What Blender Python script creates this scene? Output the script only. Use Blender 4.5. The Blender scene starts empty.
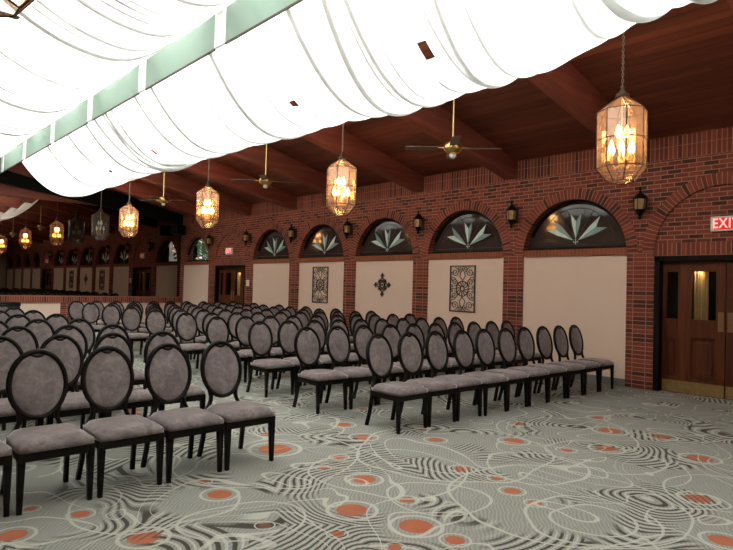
import bpy, bmesh, math, random
from mathutils import Vector, Matrix
random.seed(7)
SC = bpy.context.scene
COL = SC.collection
PI = math.pi

# ------------------------------------------------------------------ camera
cam_data = bpy.data.cameras.new('camera')
cam = bpy.data.objects.new('camera', cam_data)
COL.objects.link(cam)
F = Vector((0.67575629, 0.73680249, 0.02180644))
R_ = Vector((0.73633072, -0.67610565, 0.02642387))
U_ = Vector((-0.03421263, 0.00179934, 0.99941296))
m = Matrix.Identity(4)
for i in range(3):
    m[i][0], m[i][1], m[i][2] = R_[i], U_[i], -F[i]
m[2][3] = 1.4907
cam.matrix_world = m
cam_data.sensor_width = 36.0
cam_data.lens = 589.05 / 733 * 36
cam_data.clip_start = 0.05
SC.camera = cam

# ------------------------------------------------------------------ world, light, exposure
SC.view_settings.view_transform = 'Standard'
SC.view_settings.look = 'None'
SC.view_settings.gamma = 1.0
SC.view_settings.use_curve_mapping = False
SC.view_settings.exposure = 0.0
W = bpy.data.worlds.new('sky'); SC.world = W; W.use_nodes = True
wn = W.node_tree.nodes; wl = W.node_tree.links
bg = wn['Background']
bg.inputs['Color'].default_value = (0.95, 0.98, 1.0, 1)
bg.inputs['Strength'].default_value = 1.6

def area(name, loc, sx, sy, power, col, rot=(0, 0, 0)):
    l = bpy.data.lights.new(name, 'AREA'); l.shape = 'RECTANGLE'
    l.size = sx; l.size_y = sy; l.energy = power; l.color = col
    o = bpy.data.objects.new(name, l); COL.objects.link(o)
    o.location = loc; o.rotation_euler = rot
    return o
SKY_P = 1800
area('skylight_daylight_right', (4.65, 8.3, 5.9), 2.1, 21.0, SKY_P, (1.0, 0.985, 0.96))
area('skylight_daylight_left', (2.15, 8.3, 5.9), 2.3, 21.0, SKY_P * 1.1, (1.0, 0.985, 0.96))


# ------------------------------------------------------------------ helpers
def link(o, parent=None):
    COL.objects.link(o)
    if parent: o.parent = parent
    return o
def obj(name, bm, mat, parent=None, smooth=False, loc=None):
    me = bpy.data.meshes.new(name)
    bm.normal_update()
    bm.to_mesh(me); bm.free()
    if mat: 
        if isinstance(mat, (list, tuple)):
            for q in mat: me.materials.append(q)
        else: me.materials.append(mat)
    if smooth:
        for p in me.polygons: p.use_smooth = True
    o = bpy.data.objects.new(name, me)
    if loc: o.location = loc
    return link(o, parent)
def tag(o, label=None, cat=None, group=None, kind=None):
    if label: o['label'] = label
    if cat: o['category'] = cat
    if group: o['group'] = group
    if kind: o['kind'] = kind
    return o
def thing(name, label, cat, loc=(0, 0, 0), rz=0, group=None, kind=None):
    o = bpy.data.objects.new(name, None); COL.objects.link(o)
    o.location = loc; o.rotation_euler = (0, 0, rz); o.empty_display_size = .1
    return tag(o, label, cat, group, kind)
def copy_tree(o, parent=None):
    c = o.copy(); COL.objects.link(c); c.parent = parent
    for ch in list(o.children): copy_tree(ch, c)
    return c
def box(bm, x0, x1, y0, y1, z0, z1, bev=0, mi=0):
    vs = [bm.verts.new((x, y, z)) for x in (x0, x1) for y in (y0, y1) for z in (z0, z1)]
    fs = []
    for idx in ((0, 1, 3, 2), (4, 6, 7, 5), (0, 4, 5, 1), (2, 3, 7, 6), (0, 2, 6, 4), (1, 5, 7, 3)):
        f = bm.faces.new([vs[i] for i in idx]); f.material_index = mi; fs.append(f)
    if bev:
        es = list({e for f in fs for e in f.edges})
        bmesh.ops.bevel(bm, geom=es, offset=bev, segments=2, affect='EDGES', profile=.5)
def tube(bm, pts, rad, n=6, closed=False, cap=True):
    pts = [Vector(p) for p in pts]
    N = len(pts); rings = []
    rr = rad if isinstance(rad, (list, tuple)) else [rad] * N
    prev = None
    for i, p in enumerate(pts):
        if closed: t = pts[(i + 1) % N] - pts[i - 1]
        else: t = pts[min(i + 1, N - 1)] - pts[max(i - 1, 0)]
        t.normalize()
        if prev is None:
            a = Vector((0, 0, 1)) if abs(t.z) < .9 else Vector((1, 0, 0))
            u = t.cross(a).normalized()
        else:
            u = (prev - t * prev.dot(t)).normalized()
        prev = u; v = t.cross(u)
        rings.append([bm.verts.new(p + (u * math.cos(k * 2 * PI / n) + v * math.sin(k * 2 * PI / n)) * rr[i]) for k in range(n)])
    for i in range(N if closed else N - 1):
        A, B = rings[i], rings[(i + 1) % N]
        for k in range(n):
            bm.faces.new((A[k], A[(k + 1) % n], B[(k + 1) % n], B[k]))
    if cap and not closed:
        bm.faces.new(rings[0][::-1]); bm.faces.new(rings[-1])
def lathe(bm, prof, n=12, c=(0, 0, 0), rot0=0, close=True):
    """prof: list of (r, z)"""
    rings = []
    for r, z in prof:
        rings.append([bm.verts.new((c[0] + r * math.cos(rot0 + k * 2 * PI / n), c[1] + r * math.sin(rot0 + k * 2 * PI / n), c[2] + z)) for k in range(n)])
    for A, B in zip(rings, rings[1:]):
        for k in range(n):
            bm.faces.new((A[k], A[(k + 1) % n], B[(k + 1) % n], B[k]))
    if close:
        bm.faces.new(rings[0][::-1]); bm.faces.new(rings[-1])
def sweep(bm, path, half_w, half_t):
    """rectangular section swept in a curve; path: (point, side vector, thickness vector)"""
    rings = []
    for p, s, t in path:
        p, s, t = Vector(p), Vector(s) * half_w, Vector(t) * half_t
        rings.append([bm.verts.new(p + a * s + b * t) for a, b in ((-1, -1), (1, -1), (1, 1), (-1, 1))])
    for A, B in zip(rings, rings[1:]):
        for k in range(4): bm.faces.new((A[k], A[(k + 1) % 4], B[(k + 1) % 4], B[k]))
    bm.faces.new(rings[0][::-1]); bm.faces.new(rings[-1])
def prism_yz(bm, poly, x0, x1):
    """polygon of (y, z) extruded between x0 and x1"""
    a = [bm.verts.new((x0, y, z)) for y, z in poly]; b = [bm.verts.new((x1, y, z)) for y, z in poly]
    bm.faces.new(a[::-1]); bm.faces.new(b)
    for i in range(len(poly)):
        j = (i + 1) % len(poly); bm.faces.new((a[i], a[j], b[j], b[i]))
def prism_xz(bm, poly, y0, y1):
    a = [bm.verts.new((x, y0, z)) for x, z in poly]; b = [bm.verts.new((x, y1, z)) for x, z in poly]
    bm.faces.new(a); bm.faces.new(b[::-1])
    for i in range(len(poly)):
        j = (i + 1) % len(poly); bm.faces.new((a[j], a[i], b[i], b[j]))

# ------------------------------------------------------------------ materials
class NT:
    def __init__(s, name):
        s.m = bpy.data.materials.new(name); s.m.use_nodes = True
        s.t = s.m.node_tree; s.t.nodes.clear()
        s.out = s.n('ShaderNodeOutputMaterial')
    def n(s, typ, **kw):
        o = s.t.nodes.new(typ)
        for k, v in kw.items(): setattr(o, k, v)
        return o
    def l(s, a, b): s.t.links.new(a, b)
    def put(s, sock, v):
        if hasattr(v, 'is_output') or isinstance(v, bpy.types.NodeSocket): s.l(v, sock)
        else: sock.default_value = v
    def math(s, op, a, b=None, c=None, clamp=False):
        o = s.n('ShaderNodeMath', operation=op); o.use_clamp = clamp
        s.put(o.inputs[0], a)
        if b is not None: s.put(o.inputs[1], b)
        if c is not None: s.put(o.inputs[2], c)
        return o.outputs[0]
    def mix(s, fac, a, b, blend='MIX'):
        o = s.n('ShaderNodeMix', data_type='RGBA', blend_type=blend)
        s.put(o.inputs[0], fac); s.put(o.inputs[6], a); s.put(o.inputs[7], b)
        return o.outputs[2]
    def ramp(s, fac, stops, interp='LINEAR'):
        o = s.n('ShaderNodeValToRGB'); o.color_ramp.interpolation = interp
        e = o.color_ramp.elements
        while len(e) < len(stops): e.new(.5)
        for q, (p, c) in zip(e, stops): q.position = p; q.color = c if len(c) == 4 else (*c, 1)
        s.put(o.inputs[0], fac); return o.outputs[0]
    def noise(s, vec, scale, detail=3, rough=.5, dist=0):
        o = s.n('ShaderNodeTexNoise'); o.inputs['Scale'].default_value = scale
        o.inputs['Detail'].default_value = detail; o.inputs['Roughness'].default_value = rough
        o.inputs['Distortion'].default_value = dist
        if vec is not None: s.l(vec, o.inputs['Vector'])
        return o.outputs['Fac']
    def mapping(s, vec, scale=(1, 1, 1), loc=(0, 0, 0), rot=(0, 0, 0)):
        o = s.n('ShaderNodeMapping'); o.inputs['Scale'].default_value = scale
        o.inputs['Location'].default_value = loc; o.inputs['Rotation'].default_value = rot
        s.l(vec, o.inputs['Vector']); return o.outputs[0]
    def obj(s): return s.n('ShaderNodeTexCoord').outputs['Object']
    def uv(s): return s.n('ShaderNodeTexCoord').outputs['UV']
    def bsdf(s, col, rough=.5, metal=0, spec=.5, bump=None, bstr=.3, bdist=.01, **kw):
        b = s.n('ShaderNodeBsdfPrincipled')
        s.put(b.inputs['Base Color'], col); s.put(b.inputs['Roughness'], rough)
        b.inputs['Metallic'].default_value = metal
        b.inputs['Specular IOR Level'].default_value = spec
        for k, v in kw.items(): b.inputs[k.replace('_', ' ')].default_value = v
        if bump is not None:
            bp = s.n('ShaderNodeBump'); bp.inputs['Strength'].default_value = bstr
            bp.inputs['Distance'].default_value = bdist
            s.l(bump, bp.inputs['Height']); s.l(bp.outputs[0], b.inputs['Normal'])
        s.l(b.outputs[0], s.out.inputs[0]); return b

def c4(*c): return (*c, 1)
def plain(name, col, rough=.5, metal=0, var=.12, scale=20, **kw):
    t = NT(name); n = t.noise(t.obj(), scale)
    a = tuple(max(0, x * (1 - var)) for x in col); b = tuple(min(1, x * (1 + var)) for x in col)
    t.bsdf(t.mix(n, c4(*a), c4(*b)), rough, metal, **kw); return t.m

def brick_mat(name, offset, bw=.205, rh=.0675, tint=None):
    t = NT(name); uv = t.uv()
    b = t.n('ShaderNodeTexBrick'); t.l(uv, b.inputs['Vector'])
    b.offset = offset; b.inputs['Scale'].default_value = 1
    b.inputs['Brick Width'].default_value = bw; b.inputs['Row Height'].default_value = rh
    b.inputs['Mortar Size'].default_value = .0068; b.inputs['Mortar Smooth'].default_value = .3
    b.inputs['Color1'].default_value = (0, 0, 0, 1); b.inputs['Color2'].default_value = (1, 1, 1, 1)
    b.inputs['Mortar'].default_value = (.5, .5, .5, 1); b.inputs['Bias'].default_value = 0
    bc = t.ramp(b.outputs['Color'], [(0, (.028, .014, .011)), (.16, (.05, .020, .015)), (.24, (.17, .033, .021)), (.5, (.25, .050, .029)), (.8, (.32, .072, .040)), (1, (.22, .060, .038))])
    n = t.noise(t.obj(), 60, 4)
    bc = t.mix(n, bc, t.mix(.5, bc, c4(.22, .08, .055)))
    n2 = t.noise(t.obj(), 1.3, 2)
    bc = t.mix(t.math('MULTIPLY', n2, .35), bc, c4(.10, .024, .017))
    col = t.mix(b.outputs['Fac'], bc, c4(.40, .20, .14))
    if tint: col = t.mix(.55, col, c4(*tint))
    inv = t.math('SUBTRACT', 1, b.outputs['Fac'])
    t.bsdf(col, .85, bump=inv, bstr=.8, bdist=.008, spec=.2)
    return t.m
M_brick = brick_mat('red_brick_running', .5)
M_sold = brick_mat('red_brick_soldier', 0)
M_sill = brick_mat('orange_brick_sill', 0, tint=(.34, .11, .045))

def wood_mat(name, c0, c1, c2, axis, sc=1.0, rough=.5, plank=None, spec=.4):
    """grain runs along axis"""
    t = NT(name); v = t.obj()
    s = [14, 14, 14]; s[axis] = .8
    g = t.noise(t.mapping(v, tuple(x * sc for x in s)), 1, 5, .6, .6)
    s2 = [3, 3, 3]; s2[axis] = .3
    g2 = t.noise(t.mapping(v, tuple(x * sc for x in s2)), 1, 3)
    f = t.math('ADD', t.math('MULTIPLY', g, .6), t.math('MULTIPLY', g2, .4))
    col = t.ramp(f, [(.3, c0), (.5, c1), (.7, c2)])
    bump = g
    if plank is not None:
        pax, pw, stag = plank       # plank boundaries across axis pax
        sep = t.n('ShaderNodeSeparateXYZ'); t.l(v, sep.inputs[0])
        q = t.math('DIVIDE', sep.outputs[pax], pw)
        fr = t.math('FRACT', q); idx = t.math('FLOOR', q)
        wn_ = t.n('ShaderNodeTexWhiteNoise', noise_dimensions='2D')
        cmb = t.n('ShaderNodeCombineXYZ'); t.l(idx, cmb.inputs[0])
        seg = t.math('FLOOR', t.math('DIVIDE', t.math('ADD', sep.outputs[axis], t.math('MULTIPLY', idx, 1.37)), stag))
        t.l(seg, cmb.inputs[1]); t.l(cmb.outputs[0], wn_.inputs['Vector'])
        r = wn_.outputs['Value']
        col = t.mix(t.math('MULTIPLY', r, .55), col, t.mix(1, col, c4(.35, .3, .3), 'MULTIPLY'))
        gap = t.math('LESS_THAN', fr, .05)
        col = t.mix(gap, col, c4(.012, .006, .004))
    t.bsdf(col, rough, bump=bump, bstr=.15, bdist=.01, spec=spec)
    return t.m
M_ceil = wood_mat('ceiling_boards', (.075, .020, .011), (.165, .042, .021), (.29, .082, .042), 1, .6, .55, plank=(0, .14, 3.1))
M_beam = wood_mat('beam_timber', (.12, .027, .017), (.20, .049, .029), (.30, .083, .050), 0, .7, .6)
M_door = wood_mat('door_wood', (.04, .010, .004), (.095, .025, .009), (.15, .043, .015), 2, 1.0, .4, spec=.2)
M_black = plain('black_paint', (.007, .006, .006), .6, spec=.12)
M_header = plain('black_header', (.006, .007, .006), .8, spec=.1)
M_frame = plain('chair_frame_black', (.0075, .0052, .0045), .5, scale=60, spec=.16)
M_iron = plain('wrought_iron', (.07, .045, .032), .6, .4)
M_chain = plain('chain_metal', (.30, .24, .18), .4, .7)
M_brass = plain('brass', (.62, .42, .16), .28, 1)
M_kick = plain('brass_kickplate', (.26, .16, .055), .55, .4, var=.35, scale=14)
M_push = plain('worn_push_plate', (.22, .12, .06), .55, .3, spec=.2)
M_dbrass = plain('dark_brass', (.16, .10, .05), .35, .9)
M_blade = plain('fan_blade', (.13, .075, .045), .45)
M_panel = plain('cream_wallboard', (.76, .57, .46), .8, var=.04, scale=1.2)
M_base = plain('carpet_base', (.19, .20, .19), .9)
M_postw = plain('white_post', (.85, .85, .84), .6, var=.02)
M_white = plain('white_plastic', (.75, .72, .66), .5)
M_cream = plain('cream_paint', (.5, .42, .33), .8, var=.05)

def fabric():
    t = NT('chair_velvet'); v = t.obj()
    inf = t.n('ShaderNodeObjectInfo')
    add = t.n('ShaderNodeVectorMath', operation='ADD'); t.l(v, add.inputs[0])
    sc = t.n('ShaderNodeVectorMath', operation='SCALE'); t.l(inf.outputs['Location'], sc.inputs[0]); sc.inputs['Scale'].default_value = 3.7
    t.l(sc.outputs[0], add.inputs[1]); v = add.outputs[0]
    n = t.noise(v, 9, 4, .6, 1.2); n2 = t.noise(v, 45, 3)
    f = t.math('ADD', t.math('MULTIPLY', n, .7), t.math('MULTIPLY', n2, .3))
    col = t.ramp(f, [(.3, (.13, .105, .107)), (.5, (.22, .182, .183)), (.72, (.345, .30, .30))])
    b = t.bsdf(col, .85, bump=n2, bstr=.2, bdist=.004, spec=.2)
    b.inputs['Sheen Weight'].default_value = 1.0; b.inputs['Sheen Roughness'].default_value = .35
    b.inputs['Sheen Tint'].default_value = (.95, .88, .90, 1)
    return t.m
M_fab = fabric()

def drape_mat(tr_=.6):
    t = NT('sheer_white_drape' if tr_ > .5 else 'fold_dimming_drape'); v = t.obj()
    n = t.noise(t.mapping(v, (.4, 6, .4)), 1, 4)
    col = t.mix(n, c4(.80, .80, .79), c4(.90, .90, .895))
    d = t.n('ShaderNodeBsdfDiffuse'); t.l(col, d.inputs[0])
    tr = t.n('ShaderNodeBsdfTranslucent'); t.l(col, tr.inputs[0])
    mx = t.n('ShaderNodeMixShader'); mx.inputs[0].default_value = tr_
    t.l(d.outputs[0], mx.inputs[1]); t.l(tr.outputs[0], mx.inputs[2]); t.l(mx.outputs[0], t.out.inputs[0])
    return t.m
M_drape = drape_mat()
M_fold_dim = drape_mat(.05)  # denser cloth for the added strips that dim the folds into streaks

def green_glass():
    t = NT('frosted_green_glass'); v = t.obj()
    n = t.noise(v, .8, 2)
    col = t.mix(n, c4(.30, .39, .335), c4(.36, .45, .385))
    d = t.n('ShaderNodeBsdfDiffuse'); t.l(col, d.inputs[0])
    tr = t.n('ShaderNodeBsdfTranslucent'); t.l(col, tr.inputs[0])
    mx = t.n('ShaderNodeMixShader'); mx.inputs[0].default_value = .5
    t.l(d.outputs[0], mx.inputs[1]); t.l(tr.outputs[0], mx.inputs[2])
    g = t.n('ShaderNodeBsdfGlossy'); g.inputs['Roughness'].default_value = .15
    m2 = t.n('ShaderNodeMixShader'); m2.inputs[0].default_value = .06
    t.l(mx.outputs[0], m2.inputs[1]); t.l(g.outputs[0], m2.inputs[2]); t.l(m2.outputs[0], t.out.inputs[0])
    return t.m
M_green = green_glass()

def glassy(name, tint, refl=.1, rough=.02, haze=0, hazecol=(.9, .8, .7), bump=0):
    """thin glass: tinted transparency plus a fresnel-like reflection and optional seeded haze"""
    t = NT(name)
    tr = t.n('ShaderNodeBsdfTransparent'); tr.inputs[0].default_value = c4(*tint)
    g = t.n('ShaderNodeBsdfGlossy'); g.inputs['Roughness'].default_value = rough
    if bump:
        bp = t.n('ShaderNodeBump'); bp.inputs['Strength'].default_value = bump; bp.inputs['Distance'].default_value = .01
        t.l(t.noise(t.obj(), 25, 2), bp.inputs['Height']); t.l(bp.outputs[0], g.inputs['Normal'])
    mx = t.n('ShaderNodeMixShader'); mx.inputs[0].default_value = refl
    t.l(tr.outputs[0], mx.inputs[1]); t.l(g.outputs[0], mx.inputs[2])
    last = mx
    if haze:
        d = t.n('ShaderNodeBsdfTranslucent'); d.inputs[0].default_value = c4(*hazecol)
        d2 = t.n('ShaderNodeBsdfDiffuse'); d2.inputs[0].default_value = c4(*hazecol)
        h = t.n('ShaderNodeMixShader'); h.inputs[0].default_value = .35
        t.l(d.outputs[0], h.inputs[1]); t.l(d2.outputs[0], h.inputs[2])
        m2 = t.n('ShaderNodeMixShader')
        n = t.noise(t.obj(), 14, 3)
        t.l(t.math('MULTIPLY', n, haze * 2), m2.inputs[0])
        t.l(mx.outputs[0], m2.inputs[1]); t.l(h.outputs[0], m2.inputs[2]); last = m2
    t.l(last.outputs[0], t.out.inputs[0]); return t.m
M_lglass = glassy('lantern_glass', (.97, .86, .76), .12, .08, haze=.10, hazecol=(.95, .76, .68), bump=.4)
M_lglass_off = glassy('lantern_glass_clear', (.9, .9, .9), .25, .08, haze=.05)
M_wglass_clear = glassy('garden_window_glass', (.8, .85, .8), .08, .02)
M_skyglass = glassy('skylight_glass', (.95, .98, .96), .04, .1)
def dark_glass():
    t = NT('dark_arch_glass')
    n = t.noise(t.obj(), 1.5, 2)
    b = t.bsdf(t.mix(n, c4(.030, .019, .017), c4(.062, .043, .038)), .06, spec=.55)
    return t.m
M_dglass = dark_glass()
def mirror_mat():
    t = NT('tinted_mirror'); g = t.n('ShaderNodeBsdfGlossy')
    g.inputs['Color'].default_value = (.20, .165, .145, 1); g.inputs['Roughness'].default_value = .012
    t.l(g.outputs[0], t.out.inputs[0]); return t.m
M_mirror = mirror_mat()
def emit(name, col, s):
    t = NT(name); e = t.n('ShaderNodeEmission'); e.inputs[0].default_value = c4(*col); e.inputs[1].default_value = s
    t.l(e.outputs[0], t.out.inputs[0]); return t.m
M_bulb = emit('candle_bulb_lit', (1, .50, .14), 26)
M_bulb_off = plain('candle_bulb_unlit', (.8, .8, .75), .3)
M_daypane = plain('window_sheer', (.8, .8, .78), .7)
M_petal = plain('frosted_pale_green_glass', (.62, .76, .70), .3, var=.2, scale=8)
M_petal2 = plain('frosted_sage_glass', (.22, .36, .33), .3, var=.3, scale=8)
M_lead = plain('lead_came', (.10, .09, .08), .5, .5)
M_leaddark = plain('lantern_leading', (.05, .028, .016), .6, .3, spec=.2)
M_gold = plain('brass_bright', (.75, .5, .2), .25, .9)
M_amber = plain('amber_sconce_glass', (.42, .27, .10), .3, var=.8, scale=22)
M_exitred = emit('exit_sign_red', (1, .045, .035), .75)
M_exitlet = emit('exit_sign_letters', (1, .52, .46), 1.15)
M_leaf = plain('hedge_leaf', (.15, .23, .09), .6, var=.6, scale=9)
M_curtain = plain('pale_curtain', (.75, .6, .35), .8)

# ------------------------------------------------------------------ carpet
def carpet():
    t = NT('patterned_carpet'); v = t.obj()
    sep = t.n('ShaderNodeSeparateXYZ'); t.l(v, sep.inputs[0])
    flat = t.n('ShaderNodeCombineXYZ'); t.l(sep.outputs[0], flat.inputs[0]); t.l(sep.outputs[1], flat.inputs[1])
    P = flat.outputs[0]
    nz = t.n('ShaderNodeTexNoise'); nz.inputs['Scale'].default_value = 1.1; nz.inputs['Detail'].default_value = 1
    t.l(P, nz.inputs['Vector'])
    def warp(amt):
        a = t.n('ShaderNodeVectorMath', operation='MULTIPLY_ADD')
        t.l(nz.outputs['Color'], a.inputs[0]); a.inputs[1].default_value = (amt, amt, 0)
        s = t.n('ShaderNodeVectorMath', operation='SUBTRACT'); t.l(P, s.inputs[0]); s.inputs[1].default_value = (amt * .5, amt * .5, 0)
        t.l(s.outputs[0], a.inputs[2]); return a.outputs[0]
    Pw = warp(.42); Pw2 = warp(1.6)
    def dist(c, vec):
        d = t.n('ShaderNodeVectorMath', operation='DISTANCE'); t.l(vec, d.inputs[0]); d.inputs[1].default_value = (c[0], c[1], 0)
        return d.outputs['Value']
    spots = [(1.42,3.41,.093,1),(.85,3.91,.078,1),(1.25,4.0,.054,.5),(1.03,4.29,.039,.7),(3.07,4.52,.15,1),(3.29,5.01,.06,1),(4.19,4.88,.087,1),(4.01,4.35,.095,1),(3.37,3.97,.057,1),(3.07,3.81,.041,.4),(3.14,3.39,.093,1),(2.65,2.97,.107,1),(2.11,3.78,.085,1),(2.15,4.1,.041,.5),(2.06,3.12,.04,1),(2.33,2.74,.042,1),(4.92,5.37,.049,.8),(4.72,4.22,.048,1),(4.51,3.84,.074,.6),(5.83,3.74,.079,.8),(5.12,3.34,.1,1),(3.97,3.08,.071,1),(4.0,2.76,.048,1),(3.84,2.51,.064,1),(3.08,2.87,.053,1),(2.79,2.52,.107,1),(3.75,2.26,.05,.7),(2.82,2.23,.06,.8),(2.47,2.39,.04,.8),(6.92,3.34,.084,.6),(6.37,2.94,.12,.7),(6.56,2.48,.1,.7),(5.61,2.62,.106,.9),(5.24,2.84,.062,.6),(5.99,1.92,.111,.6),(4.81,1.55,.089,1),(4.11,1.18,.083,1)]
    rings = [(3.76,1.91,.42),(3.76,1.91,.27),(3.95,2.18,.78),(5.34,2.56,.50),(1.98,3.29,.34),(3.47,3.43,.62),(1.69,3.97,.5),(4.35,3.5,.9),(2.9,4.35,.8),(5.9,3.2,.7),(4.5,2.7,.4),(5.1,1.5,.45),(3.3,2.75,.33),(7.2,2.6,.7),(3.67,4.96,.45)]
    spot = None; mind = None
    rng = random.Random(3)
    for x, y, r, s in spots:
        d = t.math('DIVIDE', dist((x, y), Pw0 if False else P), r)
        mind = d if mind is None else t.math('MINIMUM', mind, d)
        if s < .95:
            pass
    # smaller field: ring of cream around every spot
    spot = t.math('LESS_THAN', mind, 1.0)
    ringw = t.math('LESS_THAN', t.math('ABSOLUTE', t.math('SUBTRACT', mind, 1.55)), .13)
    ringd = None
    for x, y, r in rings:
        d = t.math('ABSOLUTE', t.math('SUBTRACT', dist((x, y), Pw), r))
        ringd = d if ringd is None else t.math('MINIMUM', ringd, d)
    line = t.math('LESS_THAN', ringd, .0095)
    # elsewhere (under the rows) a scattered version of the same motif
    vo = t.n('ShaderNodeTexVoronoi'); vo.inputs['Scale'].default_value = 1.9; t.l(Pw, vo.inputs['Vector'])
    vd = vo.outputs['Distance']
    far = t.math('GREATER_THAN', t.math('ADD', sep.outputs[1], t.math('MULTIPLY', sep.outputs[0], -.15)), 4.75)
    near = t.math('LESS_THAN', t.math('ADD', sep.outputs[1], t.math('MULTIPLY', sep.outputs[0], .0)), 1.0)
    elsew = t.math('MAXIMUM', far, near)
    s2 = t.math('MULTIPLY', t.math('LESS_THAN', vd, .16), elsew)
    l2 = t.math('MULTIPLY', t.math('LESS_THAN', t.math('ABSOLUTE', t.math('SUBTRACT', vd, .27)), .022), elsew)
    l3 = t.math('LESS_THAN', t.math('ABSOLUTE', t.math('SUBTRACT', vd, .62)), .016)
    spot = t.math('MAXIMUM', spot, s2)
    line = t.math('MAXIMUM', t.math('MAXIMUM', line, ringw), t.math('MAXIMUM', l2, t.math('MULTIPLY', l3, elsew)))
    # flowing contour lines: cream lines and dark zebra bands follow a warped field
    big = t.n('ShaderNodeTexNoise'); big.inputs['Scale'].default_value = 1.0; big.inputs['Detail'].default_value = 0; big.inputs['Distortion'].default_value = 1.3
    t.l(P, big.inputs['Vector'])
    vz = t.n('ShaderNodeTexVoronoi'); vz.inputs['Scale'].default_value = 1.05; t.l(Pw, vz.inputs['Vector'])
    fld = t.math('ADD', t.math('MULTIPLY', vz.outputs['Distance'], 19), t.math('MULTIPLY', big.outputs['Fac'], 5))
    fr = t.math('ABSOLUTE', t.math('SUBTRACT', t.math('FRACT', fld), .5))        # 0 .. .5
    zeb = t.math('SUBTRACT', 1, t.math('DIVIDE', fr, .19), clamp=True)
    zeb = t.math('MINIMUM', t.math('MULTIPLY', zeb, 3), 1)
    mask = t.ramp(t.noise(P, 1.5, 1, .4), [(.49, (0, 0, 0)), (.56, (1, 1, 1))])
    creamband = t.math('MULTIPLY', t.math('GREATER_THAN', fr, .40), mask)
    slow = t.math('ABSOLUTE', t.math('SUBTRACT', t.math('FRACT', t.math('MULTIPLY', big.outputs['Fac'], 5.5)), .5))
    contour = t.math('LESS_THAN', slow, .035)
    # fine striation ("brushed" weave)
    w = t.n('ShaderNodeTexWave'); w.inputs['Scale'].default_value = 12; w.inputs['Distortion'].default_value = 9
    w.inputs['Detail'].default_value = 1; w.inputs['Detail Scale'].default_value = .6; t.l(t.mapping(P, (1, 1, 1), rot=(0, 0, .9)), w.inputs['Vector'])
    nfine = t.noise(P, 260, 2); nmid = t.noise(P, 7, 3)
    base = t.mix(w.outputs['Fac'], c4(.22, .22, .20), c4(.345, .342, .31))
    base = t.mix(t.math('MULTIPLY', nmid, .5), base, c4(.39, .39, .355))
    col = t.mix(t.math('MULTIPLY', zeb, mask), base, c4(.075, .067, .056))
    col = t.mix(t.math('MULTIPLY', creamband, .85), col, c4(.52, .51, .455))
    orange = t.mix(nmid, c4(.40, .12, .06), c4(.48, .17, .095))
    sp2 = t.math('MULTIPLY', spot, t.math('SUBTRACT', 1, t.math('MULTIPLY', t.math('MULTIPLY', zeb, mask), .7)))
    col = t.mix(sp2, col, orange)
    col = t.mix(t.math('MULTIPLY', contour, .65), col, c4(.60, .59, .53))
    col = t.mix(t.math('MULTIPLY', line, .85), col, c4(.52, .51, .455))
    col = t.mix(t.math('MULTIPLY', nfine, .35), col, t.mix(1, col, c4(.55, .55, .55), 'MULTIPLY'))
    t.bsdf(col, .95, spec=.08, bump=nfine, bstr=.3, bdist=.004)
    return t.m
M_carpet = carpet()

# ------------------------------------------------------------------ dimensions of the hall
XW, XL = 9.59, -2.79          # brick wall on the right, wall on the left
YM, YB = 20.6, -7.86          # mirrored end, back end
XR, ZR = 3.4, 5.427           # ridge
def zroof(x): return 3.96 + .237 * (9.59 - max(x, 2 * XR - x))
def zbeam(x):
    q = x if x >= XR else 2 * XR - x
    return 3.63 + .197 * (9.59 - q)
P0, BAY, PH = 3.985, 2.3691, .2144
ZS, RA, RO = 2.17, .97, 1.15   # arch centre, inner and outer radius
def pier_y(n): return P0 + n * BAY
def bay_y(n): return P0 + (n - .5) * BAY
N0, N1 = -4, 7                # first / last bay

# ------------------------------------------------------------------ floor, roof, beams
bm = bmesh.new(); box(bm, XL - .3, XW + .8, YB - .3, YM + .3, -.1, 0)
tag(obj('floor', bm, M_carpet), kind='structure')

SKX0, SKX1 = 1.15, 5.65       # skylight opening
bm = bmesh.new()
def slab(x0, x1, y0, y1):
    th = .12
    prism_xz(bm, [(x0, zroof(x0)), (x1, zroof(x1)), (x1, zroof(x1) + th), (x0, zroof(x0) + th)], y0, y1)
slab(SKX1, XW + .8, YB, YM + .2); slab(XL - .3, SKX0, YB, YM + .2)
slab(XR, SKX1, YB, -2.2); slab(SKX0, XR, YB, -2.2)
slab(XR, SKX1, 18.8, YM + .2); slab(SKX0, XR, 18.8, YM + .2)
tag(obj('ceiling', bm, M_ceil), kind='structure')

k = 0
for n in range(N0, N1):
    y0 = 6.29 + (n - 1) * BAY
    k += 1
    bm = bmesh.new()
    xs = [XL, -.2, 1.5, XR, 5.3, 7.4, XW + .02]
    prism_xz(bm, [(x, zbeam(x)) for x in xs] + [(x, zroof(x) + .0) for x in reversed(xs)], y0, y0 + .26)
    tag(obj('trim_%d' % k, bm, M_beam), kind='structure')

# skylight glazing above the opening
for s, (a, b) in enumerate(((SKX0, XR), (XR, SKX1))):
    w = tag(thing('window_%d' % (30 + s), None, None), kind='structure')
    bm = bmesh.new(); g = bmesh.new()
    for n in range(-2, 8):
        y = pier_y(n)
        box(bm, a, b, y - .03 + .0, y + .03, zroof(a if s else b) * 0 + min(zroof(a), zroof(b)) + .14, max(zroof(a), zroof(b)) + .16) if False else None
        prism_xz(bm, [(a, zroof(a) + .08), (b, zroof(b) + .08), (b, zroof(b) + .14), (a, zroof(a) + .14)], y - .03, y + .03)
    prism_xz(g, [(a, zroof(a) + .1), (b, zroof(b) + .1), (b, zroof(b) + .112), (a, zroof(a) + .112)], -2.2, 18.8)
    obj('glazing_bar', bm, M_white, w); obj('glass', g, M_skyglass, w)

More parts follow.
